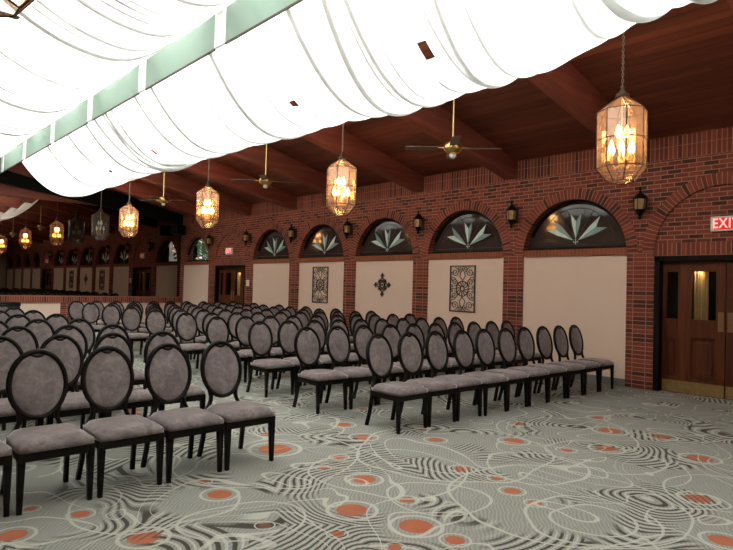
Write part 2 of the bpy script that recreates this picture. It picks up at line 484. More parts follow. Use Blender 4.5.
# ------------------------------------------------------------------ brick wall on the right
class BW:
    def __init__(s): s.bm = bmesh.new(); s.uv = s.bm.loops.layers.uv.new('UVMap')
    def q(s, pts, uvs, mi=0):
        vs = [s.bm.verts.new(p) for p in pts]
        f = s.bm.faces.new(vs); f.material_index = mi
        for l, u in zip(f.loops, uvs): l[s.uv].uv = u
    def wall(s, y0, y1, z0, z1, x=XW, mi=0, uo=0, swap=False):
        pts = [(x, y0, z0), (x, y0, z1), (x, y1, z1), (x, y1, z0)]
        s.q(pts, [((p[2] - z0, p[1]) if swap else (p[1] - uo, p[2])) for p in pts], mi)
    def rev(s, y, x0, x1, z0, z1, mi=0):
        pts = [(x0, y, z0), (x1, y, z0), (x1, y, z1), (x0, y, z1)]
        s.q(pts, [(p[0] - XW, p[2]) for p in pts], mi)
w = BW()
NSEG = 24
for n in range(N0, N1 + 1):
    yc = bay_y(n); door = n in (0, 6)
    for i in range(NSEG):          # spandrel above the ring
        a0, a1 = PI * i / NSEG, PI * (i + 1) / NSEG
        p = [(yc - RO * math.cos(a), ZS + RO * math.sin(a)) for a in (a0, a1)]
        pts = [(XW, p[0][0], p[0][1]), (XW, p[0][0], 3.6), (XW, p[1][0], 3.6), (XW, p[1][0], p[1][1])]
        w.q(pts, [(q[1], q[2]) for q in pts], 0)
        # ring of voussoirs
        xr = XW - .012
        pr_ = []
        for r in (RA, RO):
            for a in (a0, a1): pr_.append((xr, yc - r * math.cos(a), ZS + r * math.sin(a)))
        L0, L1 = a0 * 1.06, a1 * 1.06
        w.q([pr_[0], pr_[2], pr_[3], pr_[1]], [(.005, L0), (.19, L0), (.19, L1), (.005, L1)], 1)
        # outer lip and soffit
        w.q([pr_[2], (XW + .0, *pr_[2][1:]), (XW + .0, *pr_[3][1:]), pr_[3]], [(0, L0), (.012, L0), (.012, L1), (0, L1)], 1)
        dep = XW + .3 if not door else XW + .03
        w.q([pr_[1], (dep, *pr_[1][1:]), (dep, *pr_[0][1:]), pr_[0]], [(0, L1), (dep - xr, L1), (dep - xr, L0), (0, L0)], 1)
        if door:                    # blind brick tympanum
            p = [(yc - RA * math.cos(a), ZS + RA * math.sin(a)) for a in (a0, a1)]
            zb = 2.31
            if max(p[0][1], p[1][1]) > zb:
                xx = XW + .03
                pts = [(xx, p[0][0], min(zb, p[0][1])), (xx, p[0][0], max(zb, p[0][1])), (xx, p[1][0], max(zb, p[1][1])), (xx, p[1][0], min(zb, p[1][1]))]
                w.q(pts, [(q[1], q[2]) for q in pts], 0)
    w.wall(yc - BAY / 2, yc - RO, ZS, 3.6); w.wall(yc + RO, yc + BAY / 2, ZS, 3.6)
    w.wall(yc - BAY / 2, yc + BAY / 2, 3.6, 3.8, x=XW - .01, mi=1, swap=True)
    w.wall(yc - BAY / 2, yc + BAY / 2, 3.8, 4.0, x=XW - .01, mi=1, swap=True)
    if door:
        w.wall(yc - .97, yc + .97, 2.11, 2.31, x=XW + .005, mi=1, swap=True)
        w.rev(yc + .97, XW, XW + .2, 0, ZS)
    else:
        w.wall(yc - .97, yc + .97, 2.144, 2.26, x=XW - .015, mi=2, swap=True)
        pts = [(XW - .015, yc - .97, 2.26), (XW + .3, yc - .97, 2.28), (XW + .3, yc + .97, 2.28), (XW - .015, yc + .97, 2.26)]
        w.q(pts, [(q[0], q[1]) for q in pts], 2)
        pts = [(XW - .015, yc - .97, 2.144), (XW - .015, yc + .97, 2.144), (XW + .05, yc + .97, 2.144), (XW + .05, yc - .97, 2.144)]
        w.q(pts, [(q[0], q[1]) for q in pts], 1)
        w.rev(yc + .97, XW, XW + .04, 0, 2.17); w.rev(yc + .97, XW, XW + .3, 2.144, ZS + .02); w.rev(yc - .97, XW, XW + .04, 0, 2.17)
for n in range(N0, N1):
    yp = pier_y(n); xf = XW - .0
    # pier: flanks set a touch back, a proud middle column of bricks
    w.wall(yp - PH, yp - PH + .1, 0, ZS + .02, x=xf, uo=yp - .103 - .205, mi=1)
    w.wall(yp - PH + .1, yp + PH - .1, 0, ZS + .02, x=xf - .008, uo=yp - .103, mi=1)
    w.wall(yp + PH - .1, yp + PH, 0, ZS + .02, x=xf, uo=yp - .103 - .205, mi=1)
w.wall(pier_y(N1) - PH - .0, YM + .05, 0, ZS, mi=1); w.wall(bay_y(N0) - BAY / 2, bay_y(N0) - .97, 0, ZS)
w.wall(pier_y(N1), YM + .05, ZS, 4.0)
tag(obj('wall_right', w.bm, [M_brick, M_sold, M_sill]), kind='structure')

# black backing added behind the brick to stop light leaks, open only behind the garden window
yg = bay_y(7)
bm = bmesh.new()
box(bm, XW + .34, XW + .5, YB - .3, yg - .9, 0, 4.2); box(bm, XW + .34, XW + .5, yg + .9, YM + .3, 0, 4.2)
box(bm, XW + .34, XW + .5, yg - .9, yg + .9, 0, 2.26); box(bm, XW + .34, XW + .5, yg - .9, yg + .9, 3.2, 4.2)
tag(obj('light_block_backing', bm, M_black), kind='structure')

# panels, baseboards, arched windows
pn = 20
petal_defs = [(90, .50), (33, .60), (147, .60)]
def flower(parent, x, yc, zc, sc=1.0):
    for ang, L in petal_defs:
        a = math.radians(ang); d = Vector((0, -math.cos(a), math.sin(a))); s = Vector((0, math.sin(a), math.cos(a)))
        c = Vector((x, yc, zc)); L *= sc
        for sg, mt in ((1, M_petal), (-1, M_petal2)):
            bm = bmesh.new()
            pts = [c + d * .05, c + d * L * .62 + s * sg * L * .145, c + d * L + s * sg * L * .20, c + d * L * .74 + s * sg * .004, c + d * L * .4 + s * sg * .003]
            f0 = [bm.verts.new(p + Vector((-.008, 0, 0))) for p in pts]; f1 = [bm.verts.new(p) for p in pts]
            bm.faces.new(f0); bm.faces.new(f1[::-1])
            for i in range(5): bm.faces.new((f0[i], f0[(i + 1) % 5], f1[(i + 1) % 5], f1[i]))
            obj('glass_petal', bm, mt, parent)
    bm = bmesh.new()
    for dy, dz in ((0, 0), (.035, .0), (-.035, 0), (0, .035), (0, -.03)):
        bmesh.ops.create_icosphere(bm, subdivisions=1, radius=.014, matrix=Matrix.Translation((x - .012, yc + dy, zc + dz)))
    obj('jewel_knot', bm, M_petal, parent)
wi = 0
for n in range(N0, N1 + 1):
    if n in (0, 6): continue
    yc = bay_y(n)
    pn += 1
    bm = bmesh.new(); box(bm, XW + .03, XW + .06, yc - .985, yc + .985, 0, 2.15)
    tag(obj('trim_%d' % pn, bm, M_panel), kind='structure')
    pn += 1
    bm = bmesh.new(); box(bm, XW + .012, XW + .03, yc - .968, yc + .968, 0, .12)
    tag(obj('trim_%d' % pn, bm, M_base), kind='structure')
    wi += 1
    win = tag(thing('window_%d' % wi, None, None), kind='structure')
    xg = XW + .15
    bm = bmesh.new(); poly = [(yc - .965 * math.cos(PI * i / 32), ZS + .965 * math.sin(PI * i / 32)) for i in range(33)]
    poly = [(y, max(z, 2.27)) for y, z in poly]
    prism_yz(bm, poly, xg, xg + .012)
    obj('pane', bm, M_dglass if n != 7 else M_wglass_clear, win)
    bm = bmesh.new()
    tube(bm, [(xg - .01, yc - .935 * math.cos(PI * i / 32), ZS + .935 * math.sin(PI * i / 32)) for i in range(4, 29)] , .036, 6)
    box(bm, xg - .035, xg + .01, yc - .95, yc + .95, 2.27, 2.31)
    obj('window_frame', bm, M_black, win)
    if 1 <= n <= 5 or n == 7:
        bm = bmesh.new(); zc = 2.40
        tube(bm, [(xg - .004, yc - .72 * math.cos(PI * i / 20), zc - .12 + .72 * math.sin(PI * i / 20)) for i in range(2, 19)], .005, 4)
        for ang in (20, 62, 75, 105, 118, 160):
            a = math.radians(ang)
            tube(bm, [(xg - .004, yc - .1 * math.cos(a), zc + .1 * math.sin(a)), (xg - .004, yc - .66 * math.cos(a), zc + .60 * math.sin(a))], .004, 4)
        tube(bm, [(xg - .004, yc - .88, 2.36), (xg - .004, yc + .88, 2.36)], .005, 4)
        obj('leading', bm, M_lead, win)
        if n != 7: flower(win, xg - .002, yc, zc)

# ------------------------------------------------------------------ doors
def double_door(idx, n):
    yc = bay_y(n)
    d = tag(thing('door_%d' % idx, None, None), kind='structure')
    xf = XW + .03; xd = XW + .14
    bm = bmesh.new()
    for s in (-1, 1):
        ya, yb = sorted((yc + s * .885, yc + s * .97))
        box(bm, xf - .02, xd + .06, ya, yb, 0, 2.11, .006)
    box(bm, xf - .02, xd + .06, yc - .97, yc + .97, 2.03, 2.11, .006)
    obj('door_frame', bm, M_black, d)
    for s in (1, -1):
        y0, y1 = (yc + .006, yc + .885) if s == 1 else (yc - .885, yc - .006)
        # world Y decreases to the right of the picture: lites from the hinge side
        yh = y1 if s == 1 else y0
        def Y(a): return yh - s * a
        bm = bmesh.new()
        cols = [(.0, .055), (.225, .425), (.755, .879)]     # stiles
        for a, b in cols:
            ya, yb = sorted((Y(a), Y(b))); box(bm, xd, xd + .045, ya, yb, 0, 2.03, .003)
        for a, b in ((.055, .225), (.425, .755)):
            ya, yb = sorted((Y(a), Y(b)))
            box(bm, xd, xd + .045, ya, yb, 1.87, 2.03); box(bm, xd, xd + .045, ya, yb, .86, 1.14); box(bm, xd, xd + .045, ya, yb, 0, .24)
            box(bm, xd + .03, xd + .042, ya, yb, .24, .86); box(bm, xd + .012, xd + .04, ya + .045, yb - .045, .30, .80, .014)
        leaf = obj('door_leaf', bm, M_door, d)
        for a, b in ((.055, .225), (.425, .755)):
            ya, yb = sorted((Y(a), Y(b)))
            bm = bmesh.new(); box(bm, xd + .015, xd + .025, ya, yb, 1.14, 1.87)
            obj('door_glass', bm, M_dglass2, leaf)
        bm = bmesh.new(); ya, yb = sorted((Y(.01), Y(.875))); box(bm, xd - .004, xd, ya, yb, .01, .19)
        obj('kick_plate', bm, M_kick, leaf)
        bm = bmesh.new(); ya, yb = sorted((Y(.785), Y(.86))); box(bm, xd - .004, xd, ya, yb, .98, 1.27, .001)
        obj('push_plate', bm, M_push, leaf)
    # lobby beyond the glass: a pale curtain and the added black backing
    return d
M_dglass2 = glassy('door_lite_glass', (.8, .77, .72), .012, .02)
double_door(1, 0); double_door(2, 6)
for n in (0, 6):
    yc = bay_y(n)
    c = bmesh.new()
    NF = 40; ya, yb = (yc + .27, yc + .47) if n == 0 else (yc - .5, yc - .1)
    pts = []
    for i in range(NF + 1):
        pts.append((XW + .26 + .022 * math.sin(i * 1.35), ya + (yb - ya) * i / NF))
    for a, b in zip(pts, pts[1:]):
        v = [c.verts.new((a[0], a[1], .9)), c.verts.new((b[0], b[1], .9)), c.verts.new((b[0], b[1], 1.95)), c.verts.new((a[0], a[1], 1.95))]
        c.faces.new(v)
    bmesh.ops.remove_doubles(c, verts=c.verts, dist=.0005)
    bmesh.ops.solidify(c, geom=list(c.faces), thickness=.004)
    tag(obj('curtain', c, M_curtain), 'pale yellow curtain hanging behind the glass of the double doors ' + ('nearest the camera' if n == 0 else 'at the far end'), 'curtain', 'curtains behind the door glass')
    l = bpy.data.lights.new('curtain_fill_light', 'POINT'); l.energy = 16 if n == 0 else 7; l.color = (1, .8, .5); l.shadow_soft_size = .03  # point light added behind the doors to brighten the curtain
    o = bpy.data.objects.new('curtain_fill_light', l); COL.objects.link(o); o.location = (XW + .21, (ya + yb) / 2 - .02, 1.97)

# ------------------------------------------------------------------ mirrored end
def header_bot(x): return 4.36 - .125 * (x - 3.76)
bm = bmesh.new()
def htop(x): return min(zroof(x), 4.79 if x < 3.76 else (4.79 - .195 * (x - 3.76) if x < 5 else 4.55 + (x - 5) * .05))
xs = [XL, 0, 2, 3.76, 5, 6, 7.2, 8.4, XW]
prism_xz(bm, [(x, min(header_bot(x) if x > 3.76 else 4.36, zroof(x) - .1)) for x in xs] + [(x, htop(x)) for x in reversed(xs)], YM - .12, YM + .1)
tag(obj('trim_90', bm, M_header), kind='structure')
bm = bmesh.new(); xs2 = [XL, 0, 2, XR, 5, 7, XW]
prism_xz(bm, [(x, 4.0) for x in xs2] + [(x, zroof(x) + .05) for x in reversed(xs2)], YM - .05, YM + .1)
tag(obj('wall_end', bm, M_beam), kind='structure')
bm = bmesh.new()
xm = [XL, 3.76, 6, 8, XW]
prism_xz(bm, [(XL, .98), (XW, .98)] + [(x, (4.36 if x <= 3.76 else header_bot(x)) - .0) for x in reversed(xm)], YM, YM + .02)
o = obj('wall_mirror', bm, M_mirror)
tag(o, 'huge dark tinted mirror filling the far end wall above the low brick wall', 'mirror')
# low brick wall below it
lw = BW()
yf = YM - .12
def lwq(x0, x1, z0, z1, y=yf, mi=0, swap=False):
    pts = [(x0, y, z0), (x1, y, z0), (x1, y, z1), (x0, y, z1)]
    lw.q(pts, [((p[2] - z0, p[0]) if swap else (p[0], p[2])) for p in pts], mi)
lwq(XL, XW, .76, .98, y=yf - .02, mi=1, swap=True)
pts = [(XL, yf - .02, .98), (XW, yf - .02, .98), (XW, YM, .985), (XL, YM, .985)]
lw.q(pts, [(q[1] - yf, q[0]) for q in pts], 1)
pts = [(XL, yf - .02, .76), (XL, yf + .02, .76), (XW, yf + .02, .76), (XW, yf - .02, .76)]
lw.q(pts, [(q[1], q[0]) for q in pts], 1)
for x in (-2.6, .1, 2.9, 5.75, 8.6):
    lwq(x - .2, x + .2, 0, .76, mi=1)
tag(obj('wall_low', lw.bm, [M_brick, M_sold]), kind='structure')
bm = bmesh.new(); box(bm, XL, XW, yf + .015, YM, 0, .765)
tag(obj('trim_91', bm, M_panel), kind='structure')
# back and left walls
bm = bmesh.new(); prism_xz(bm, [(XL, 0), (XW + .5, 0)] + [(x, zroof(x)) for x in (XW + .5, XR, XL)], YB - .1, YB)
tag(obj('wall_back', bm, M_cream), kind='structure')
bm = bmesh.new(); box(bm, XL - .1, XL, YB, YM + .1, 0, 4.02)
tag(obj('wall_left', bm, M_cream), kind='structure')


# ------------------------------------------------------------------ ridge screen of green glass
for n in range(-1, 7):
    y0, y1 = 6.29 + (n - 1) * BAY + .26, 6.29 + n * BAY
    if n == 6: y1 -= .35
    g = thing('glass_screen', 'long pale green glass screen hanging under the ridge, ' +
              ['out of view behind the camera', 'directly over the near aisle', 'nearest of those in view', 'second from the near end', 'third from the near end', 'fourth from the near end', 'fifth from the near end', 'last before the mirrored end'][n + 1],
              'glass panel', (XR, y0, 4.35), 0, 'green glass screens under the ridge')
    bm = bmesh.new(); box(bm, -.006, .006, 0.0, y1 - y0, 0, 1.02); obj('pane', bm, M_green, g)
    bm = bmesh.new(); box(bm, -.012, .012, 0.0, y1 - y0, -.014, .004); obj('bottom_rail', bm, M_iron, g)
    bm = bmesh.new(); box(bm, -.02, .02, -.245, -.015, 0, .49, .004); obj('post', bm, M_postw, g)

# ------------------------------------------------------------------ drapes
def pw(x, T):
    for (a, va), (b, vb) in zip(T, T[1:]):
        if x <= b:
            if x <= a: return va
            t = (x - a) / (b - a); t = t * t * (3 - 2 * t); return va + (vb - va) * t
    return T[-1][1]
def drape(name, label, x0, z0, xb, x1, z1, ZT, ya, yb, seed, holes):
    rng = random.Random(seed)
    folds = []
    y = ya
    while y < yb:
        big = rng.random() < .28
        folds.append((y, rng.uniform(.05, .085) if big else rng.uniform(.025, .06), rng.uniform(.035, .065) if big else rng.uniform(.008, .025), rng.uniform(-.5, .5), rng.uniform(-.1, .1)))
        y += rng.uniform(.07, .26)
    gath = [(ya + i * .59 + rng.uniform(-.1, .1), rng.uniform(.03, .07)) for i in range(int((yb - ya) / .59) + 2)]
    NX = 40; step = .022; NY = int((yb - ya) / step)
    bm = bmesh.new(); grid = []
    for j in range(NY + 1):
        y = ya + (yb - ya) * j / NY; zb = pw(y, ZT); row = []
        near = [f for f in folds if abs(f[0] - y) < .55]
        ng = [g_ for g_ in gath if abs(g_[0] - y) < .5]
        for i in range(NX + 1):
            u = i / NX; x = x0 + (x1 - x0) * u
            if x < xb: q = (xb - x) / (xb - x0); z = zb + (z0 - zb) * q ** 2.0
            else: q = (x - xb) / (x1 - xb); z = zb + (z1 - zb) * q ** 2.0
            amp = 0
            arc = math.sin(PI * u)
            for (fy, fw, fa, sk, ph) in near:
                c = fy + sk * (u - .5) * .35 + ph * math.sin(3 * u)
                d = (y - c) / fw
                if abs(d) < 3: amp -= fa * math.exp(-d * d) * (.35 + .65 * arc)
            for gy, ga in ng:
                d = (y - gy) / .13
                amp += ga * math.exp(-d * d) * .5
            # displacement roughly along the sheet normal
            row.append(bm.verts.new((x + (.15 if x < xb else -.15) * amp * 0, y, z + amp)))
        grid.append(row)
    for j in range(NY):
        for i in range(NX):
            y = ya + (yb - ya) * (j + .5) / NY; x = x0 + (x1 - x0) * (i + .5) / NX
            if any(abs(x - hx) < hw and abs(y - hy) < hh for hx, hy, hw, hh in holes): continue
            bm.faces.new((grid[j][i], grid[j + 1][i], grid[j + 1][i + 1], grid[j][i + 1]))
    # gathers: doubled strips added over the folds, near opaque to darken them from below
    for (fy, fw, fa, sk, ph) in folds:
        if fa < .014: continue
        ua, ub = sorted((rng.uniform(.0, .45), rng.uniform(.55, 1.0)))
        if fa > .034: ua, ub = 0, 1
        i0, i1 = int(ua * NX), int(ub * NX)
        prev = None
        for i in range(i0, i1 + 1):
            u = i / NX; e = max(0.0, math.sin(PI * (i - i0) / max(1, i1 - i0))) ** .5 if ua > 0 else 1
            c = fy + sk * (u - .5) * .35 + ph * math.sin(3 * u)
            wd = fw * (.55 if fa > .034 else .42) * e + .004
            row = []
            for q in (-1, 0, 1):
                y = c + q * wd
                j = min(max(int(round((y - ya) / (yb - ya) * NY)), 0), NY)
                v = grid[j][i].co
                blocked = any(abs(v.x - hx) < hw + .06 and abs(y - hy) < hh + .05 for hx, hy, hw, hh in holes)
                if blocked: row = None; break
                row.append(bm.verts.new((v.x, y, v.z + .016 + (.02 if q == 0 else 0))))
            if prev and row:
                for q in (0, 1): bm.faces.new((prev[q], row[q], row[q + 1], prev[q + 1])).material_index = 1
            prev = row
    o = obj(name, bm, [M_drape, M_fold_dim], None, True)
    return tag(o, label, 'drape')
ZTR = [(-1.5, 3.9), (1.2, 3.78), (2.0, 3.70), (2.9, 3.47), (4.3, 3.46), (5.9, 3.55), (8.9, 3.62), (12, 3.68), (16.4, 3.65)]
drape('ceiling_drape', 'white fabric swag slung under the roof on the brick wall side of the green glass', 3.42, 4.40, 4.5, 5.9, 4.60, ZTR, -1.5, 16.4, 11,
      [(4.0, 3.62, .075, .05), (4.08, 5.82, .06, .045), (4.13, 9.98, .06, .05), (4.2, 12.36, .045, .045)])
ZTL = [(-1.5, 4.02), (4, 4.02), (9, 4.03), (19, 4.05)]
drape('ceiling_drape', 'white fabric swag slung overhead on the near left side of the green glass', .75, 4.75, 2.25, 3.34, 4.86, ZTL, -1.5, 18.6, 23, [])

# ------------------------------------------------------------------ chairs
def make_chair():
    r = thing('banquet_chair', None, 'chair')
    wf, wb = .232, .205
    # seat frame
    bm = bmesh.new()
    def rail(y0, y1, z0, z1):
        a = [(-wf + .004, .012), (wf - .004, .012), (wb - .004, .44), (-wb + .004, .44)]
        va = [bm.verts.new((x, y, z0)) for x, y in a]; vb = [bm.verts.new((x, y, z1)) for x, y in a]
        bm.faces.new(va[::-1]); bm.faces.new(vb)
        for i in range(4): bm.faces.new((va[i], va[(i + 1) % 4], vb[(i + 1) % 4], vb[i]))
    rail(0, 0, .325, .385)
    obj('seat_frame', bm, M_frame, r)
    # cushion: domed grid
    bm = bmesh.new(); NXc, NYc = 10, 9; top = []
    def cush(u, v):
        hw = wf + (wb - wf) * v + .008
        # soften the plan corners
        x = (u * 2 - 1); yv = v * 2 - 1
        ex = 1 - abs(x) ** 7 * .0; 
        px = x * hw * (1 - .05 * abs(yv) ** 6); py = .225 + yv * .232 * (1 - .04 * abs(x) ** 6)
        e = (1 - abs(x) ** 5) * (1 - abs(yv) ** 5)
        return px, py, .385 + .032 + .048 * max(e, 0) ** .45
    tp = [[bm.verts.new(cush(i / NXc, j / NYc)) for i in range(NXc + 1)] for j in range(NYc + 1)]
    for j in range(NYc):
        for i in range(NXc): bm.faces.new((tp[j][i], tp[j][i + 1], tp[j + 1][i + 1], tp[j + 1][i]))
    rim = [tp[0][i] for i in range(NXc + 1)] + [tp[j][NXc] for j in range(1, NYc + 1)] + [tp[NYc][i] for i in range(NXc - 1, -1, -1)] + [tp[j][0] for j in range(NYc - 1, 0, -1)]
    lo = [bm.verts.new((v.co.x * .985, .225 + (v.co.y - .225) * .985, .384)) for v in rim]
    for i in range(len(rim)):
        k = (i + 1) % len(rim); bm.faces.new((rim[k], rim[i], lo[i], lo[k]))
    bm.faces.new(lo[::-1])
    obj('seat', bm, M_fab, r, True)
    # legs
    for s in (-1, 1):
        bm = bmesh.new()
        sweep(bm, [((s * (wf - .022), .03, .385), (1, 0, 0), (0, 1, 0)), ((s * (wf - .022), .03, .30), (1, 0, 0), (0, 1, 0))], .022, .022)
        a = [bm.verts.new((s * (wf - .022) + dx * .022, .03 + dy * .022, .32)) for dx, dy in ((-1, -1), (1, -1), (1, 1), (-1, 1))]
        b = [bm.verts.new((s * (wf - .020) + dx * .014, .022 + dy * .014, 0)) for dx, dy in ((-1, -1), (1, -1), (1, 1), (-1, 1))]
        for i in range(4): bm.faces.new((b[i], b[(i + 1) % 4], a[(i + 1) % 4], a[i]))
        bm.faces.new(b[::-1]); bm.faces.new(a)
        obj('leg', bm, M_frame, r)
        bm = bmesh.new()
        sweep(bm, [((s * (wb - .002), .505, 0), (1, 0, 0), (0, 1, 0)), ((s * (wb - .012), .468, .16), (1, 0, 0), (0, 1, 0)), ((s * (wb - .016), .445, .32), (1, 0, 0), (0, 1, 0)), ((s * (wb - .02), .445, .42), (1, 0, 0), (0, 1, 0))], .015, .017)
        obj('leg', bm, M_frame, r)
    # oval back, leaning backwards
    zc, hw, hh = .735, .190, .236
    def P(x, z, off=0):
        lean = .472 + (z - .44) * .20
        return (x, lean + off, z)
    bm = bmesh.new(); N = 32
    rings = []
    for k in range(N):
        a = 2 * PI * k / N
        c, s_ = math.cos(a), math.sin(a)
        ring = []
        for dr, dy in ((-.020, -.014), (.008, -.019), (.014, 0), (.008, .019), (-.020, .014)):
            ring.append(bm.verts.new(P((hw + dr) * c, zc + (hh + dr) * s_, dy)))
        rings.append(ring)
    for k in range(N):
        A, B = rings[k], rings[(k + 1) % N]
        for i in range(5): bm.faces.new((A[i], A[(i + 1) % 5], B[(i + 1) % 5], B[i]))
    # curved uprights flowing from the oval down to the rear legs
    for s in (-1, 1):
        path = []
        for t_ in [i / 7 for i in range(8)]:
            x = s * (.140 + (-.045) * math.sin(PI * t_ * .9) * 1.0 + t_ * .052)
            z = .585 + (.40 - .585) * t_
            path.append((P(x, z), (1, 0, 0), (0, 1, 0)))
        sweep(bm, path, .014, .015)
    obj('back_frame', bm, M_frame, r, True)
    bm = bmesh.new()
    for side in (-1, 1):
        cen = bm.verts.new(P(0, zc, side * .022)); prev = None; first = None
        for fr_ in (.45, .8, .93, 1.0):
            ring = []
            for k in range(N):
                a = 2 * PI * k / N
                b = {.45: .021, .8: .016, .93: .010, 1.0: .003}[fr_]
                dip = .0
                ring.append(bm.verts.new(P((hw - .018) * fr_ * math.cos(a), zc + ((hh - .018) * fr_) * math.sin(a) - dip, side * b)))
            if prev is None:
                for k in range(N):
                    f = (cen, ring[k], ring[(k + 1) % N]); bm.faces.new(f if side < 0 else f[::-1])
            else:
                for k in range(N):
                    f = (prev[k], ring[k], ring[(k + 1) % N], prev[(k + 1) % N]); bm.faces.new(f if side < 0 else f[::-1])
            prev = ring
    obj('backrest', bm, M_fab, r, True)
    # small scooped handle at the crown of the oval
    bm = bmesh.new()
    pts = []
    for i in range(9):
        u = i / 8 * 2 - 1
        pts.append(P(u * .048, zc + hh - .022 - .020 * (1 - u * u), -.006))
    tube(bm, pts, [.004, .009, .012, .013, .0135, .013, .012, .009, .004], 6)
    obj('handle', bm, M_frame, r, True)
    return r
chair0 = make_chair(); used = False
ORD = ['first', 'second', 'third', 'fourth', 'fifth', 'sixth', 'seventh', 'eighth', 'ninth', 'tenth']
S = .489; RP = 1.2156
rngc = random.Random(5)
def place_chair(x, y, label, group):
    global used
    c = chair0 if not used else copy_tree(chair0)
    used = True
    c.location = (x, y, 0)
    c.rotation_euler = (0, 0, rngc.uniform(-.02, .02))
    c['label'] = label; c['group'] = group
# right block: ten rows of ten
for rw in range(10):
    dx = {0: 0, 1: -.09, 2: -.03}.get(rw, rngc.uniform(-.05, .03))
    for i in range(10):
        x = 4.352 + (i + .5) * S + dx + rngc.uniform(-.006, .006)
        place_chair(x, 4.21 + rw * RP + rngc.uniform(-.015, .015),
                    'grey velvet oval-back chair, %s from the aisle, %s row of right block' % (ORD[i], ORD[rw] if rw else 'front'),
                    'banquet chairs in the right block')
# left block: as far as the picture reaches
shift = [0, -.02, -.10, -.11, -.07, -.09, -.12, -.08, -.05, -.08]
for rw in range(10):
    for i in range(10):
        x = 2.8765 - (i + .5) * S + shift[rw] + rngc.uniform(-.006, .006)
        y = 4.21 + rw * RP + rngc.uniform(-.015, .015)
        if (x + .25) / (y + .45) < .172: continue
        place_chair(x, y, 'grey velvet oval-back chair, %s from the aisle, %s row of left block' % (ORD[i], ORD[rw] if rw else 'front'),
                    'banquet chairs in the left block')

# ------------------------------------------------------------------ lanterns
def make_lantern(lit, reach=2.02):
    r = thing('hanging_lantern', None, 'lantern')
    RB = .255
    # profile heights above the bottom: bottom plate 0, lower shoulder .145, upper shoulder .84, crown .99
    prof = [(.14, 0), (RB, .15), (RB, .765), (.045, .925)]
    bm = bmesh.new(); lathe(bm, prof, 8, rot0=PI / 8, close=False)
    obj('glass', bm, M_lglass if lit else M_lglass_off, r)
    bm = bmesh.new()
    for k in range(8):
        a = PI / 8 + k * PI / 4
        tube(bm, [(q * 1.004 * math.cos(a), q * 1.004 * math.sin(a), z) for q, z in prof], .0065, 4)
    for q, z in ((.14, 0), (RB, .15), (RB, .455), (RB, .765), (.045, .925)):
        tube(bm, [(q * 1.004 * math.cos(PI / 8 + k * PI / 4), q * 1.004 * math.sin(PI / 8 + k * PI / 4), z) for k in range(8)], .0055, 4, closed=True)
    lathe(bm, [(.10, -.004), (.145, .0), (.145, .006)], 8, rot0=PI / 8) if False else None
    obj('leaded_frame', bm, M_leaddark, r)
    bm = bmesh.new(); lathe(bm, [(.075, .93), (.07, .955), (.03, .985), (.018, 1.02), (.032, 1.04), (.012, 1.055)], 12)
    obj('cap', bm, M_iron, r, True)
    # candle cluster
    bm = bmesh.new()
    tube(bm, [(0, 0, .96), (0, 0, .18)], .008, 6)
    lathe(bm, [(.01, .16), (.035, .20), (.02, .24)], 10)
    low = [(.115 * math.cos(k * PI / 3 + .2), .115 * math.sin(k * PI / 3 + .2), .25) for k in range(6)]
    high = [(.05 * math.cos(k * 2 * PI / 3 + .5), .05 * math.sin(k * 2 * PI / 3 + .5), .42) for k in range(3)]
    for p in low + high:
        tube(bm, [(0, 0, p[2] - .06), (p[0] * .6, p[1] * .6, p[2] - .10), (p[0], p[1], p[2] - .03)], .005, 5)
        lathe(bm, [(.013, -.03), (.013, .055)], 8, c=p)
    obj('candelabra', bm, M_brass, r)
    for p in low + high:
        bm = bmesh.new(); lathe(bm, [(.008, .055), (.024, .08), (.034, .105), (.022, .15), (.004, .20)], 8, c=p)
        obj('candle_bulb', bm, M_bulb if lit else M_bulb_off, r, True)
    bm = bmesh.new()
    z = 1.05; k = 0
    while z < reach:
        a = 0 if k % 2 == 0 else PI / 2
        pts = [(.011 * math.cos(t_ * PI / 4) * math.cos(a), .011 * math.cos(t_ * PI / 4) * math.sin(a), z + .02 + .022 * math.sin(t_ * PI / 4)) for t_ in range(8)]
        tube(bm, pts, .0045, 4, closed=True); z += .034; k += 1
    obj('chain', bm, M_chain, r)
    return r
LIT = make_lantern(True); OFF = make_lantern(False)
XLAN = 6.33
lamp_defs = [(XLAN, 2.85, True, 'large lit glass lantern nearest the camera, hanging above the doors end'),
             (XLAN, 7.585, True, 'lit glass lantern on a chain, second from the camera along the brick wall'),
             (XLAN, 12.3, True, 'lit glass lantern third from the camera, in front of the far double doors'),
             (XLAN, 17.03, True, 'lit glass lantern furthest from the camera, before the mirrored end'),
             (XLAN, 19.4, False, 'unlit clear glass lantern hanging closest to the mirrored end wall'),
             (.43, 2.86, True, 'lit glass lantern overhead at the top left, mostly cut off by the frame')]
firsts = {True: True, False: True}
for x, y, lit, lab in lamp_defs:
    src = LIT if lit else OFF
    if x < 1: r = make_lantern(True, 2.12)
    else:
        r = src if firsts[lit] else copy_tree(src)
        firsts[lit] = False
    r.location = (x, y, (2.625 if x < 1 else 2.715) + (.06 if y > 12 else 0)); r['label'] = lab; r['group'] = 'hanging glass lanterns'
    if y == 2.85: r.rotation_euler.z = .2
    for ch in r.children:
        if ch.name.startswith('chain'):
            pass
    if lit:
        l = bpy.data.lights.new('lantern_light', 'POINT'); l.energy = 15; l.color = (1, .55, .25); l.shadow_soft_size = .09
        o = bpy.data.objects.new('lantern_light', l); COL.objects.link(o); o.parent = r; o.location = (0, 0, .60)

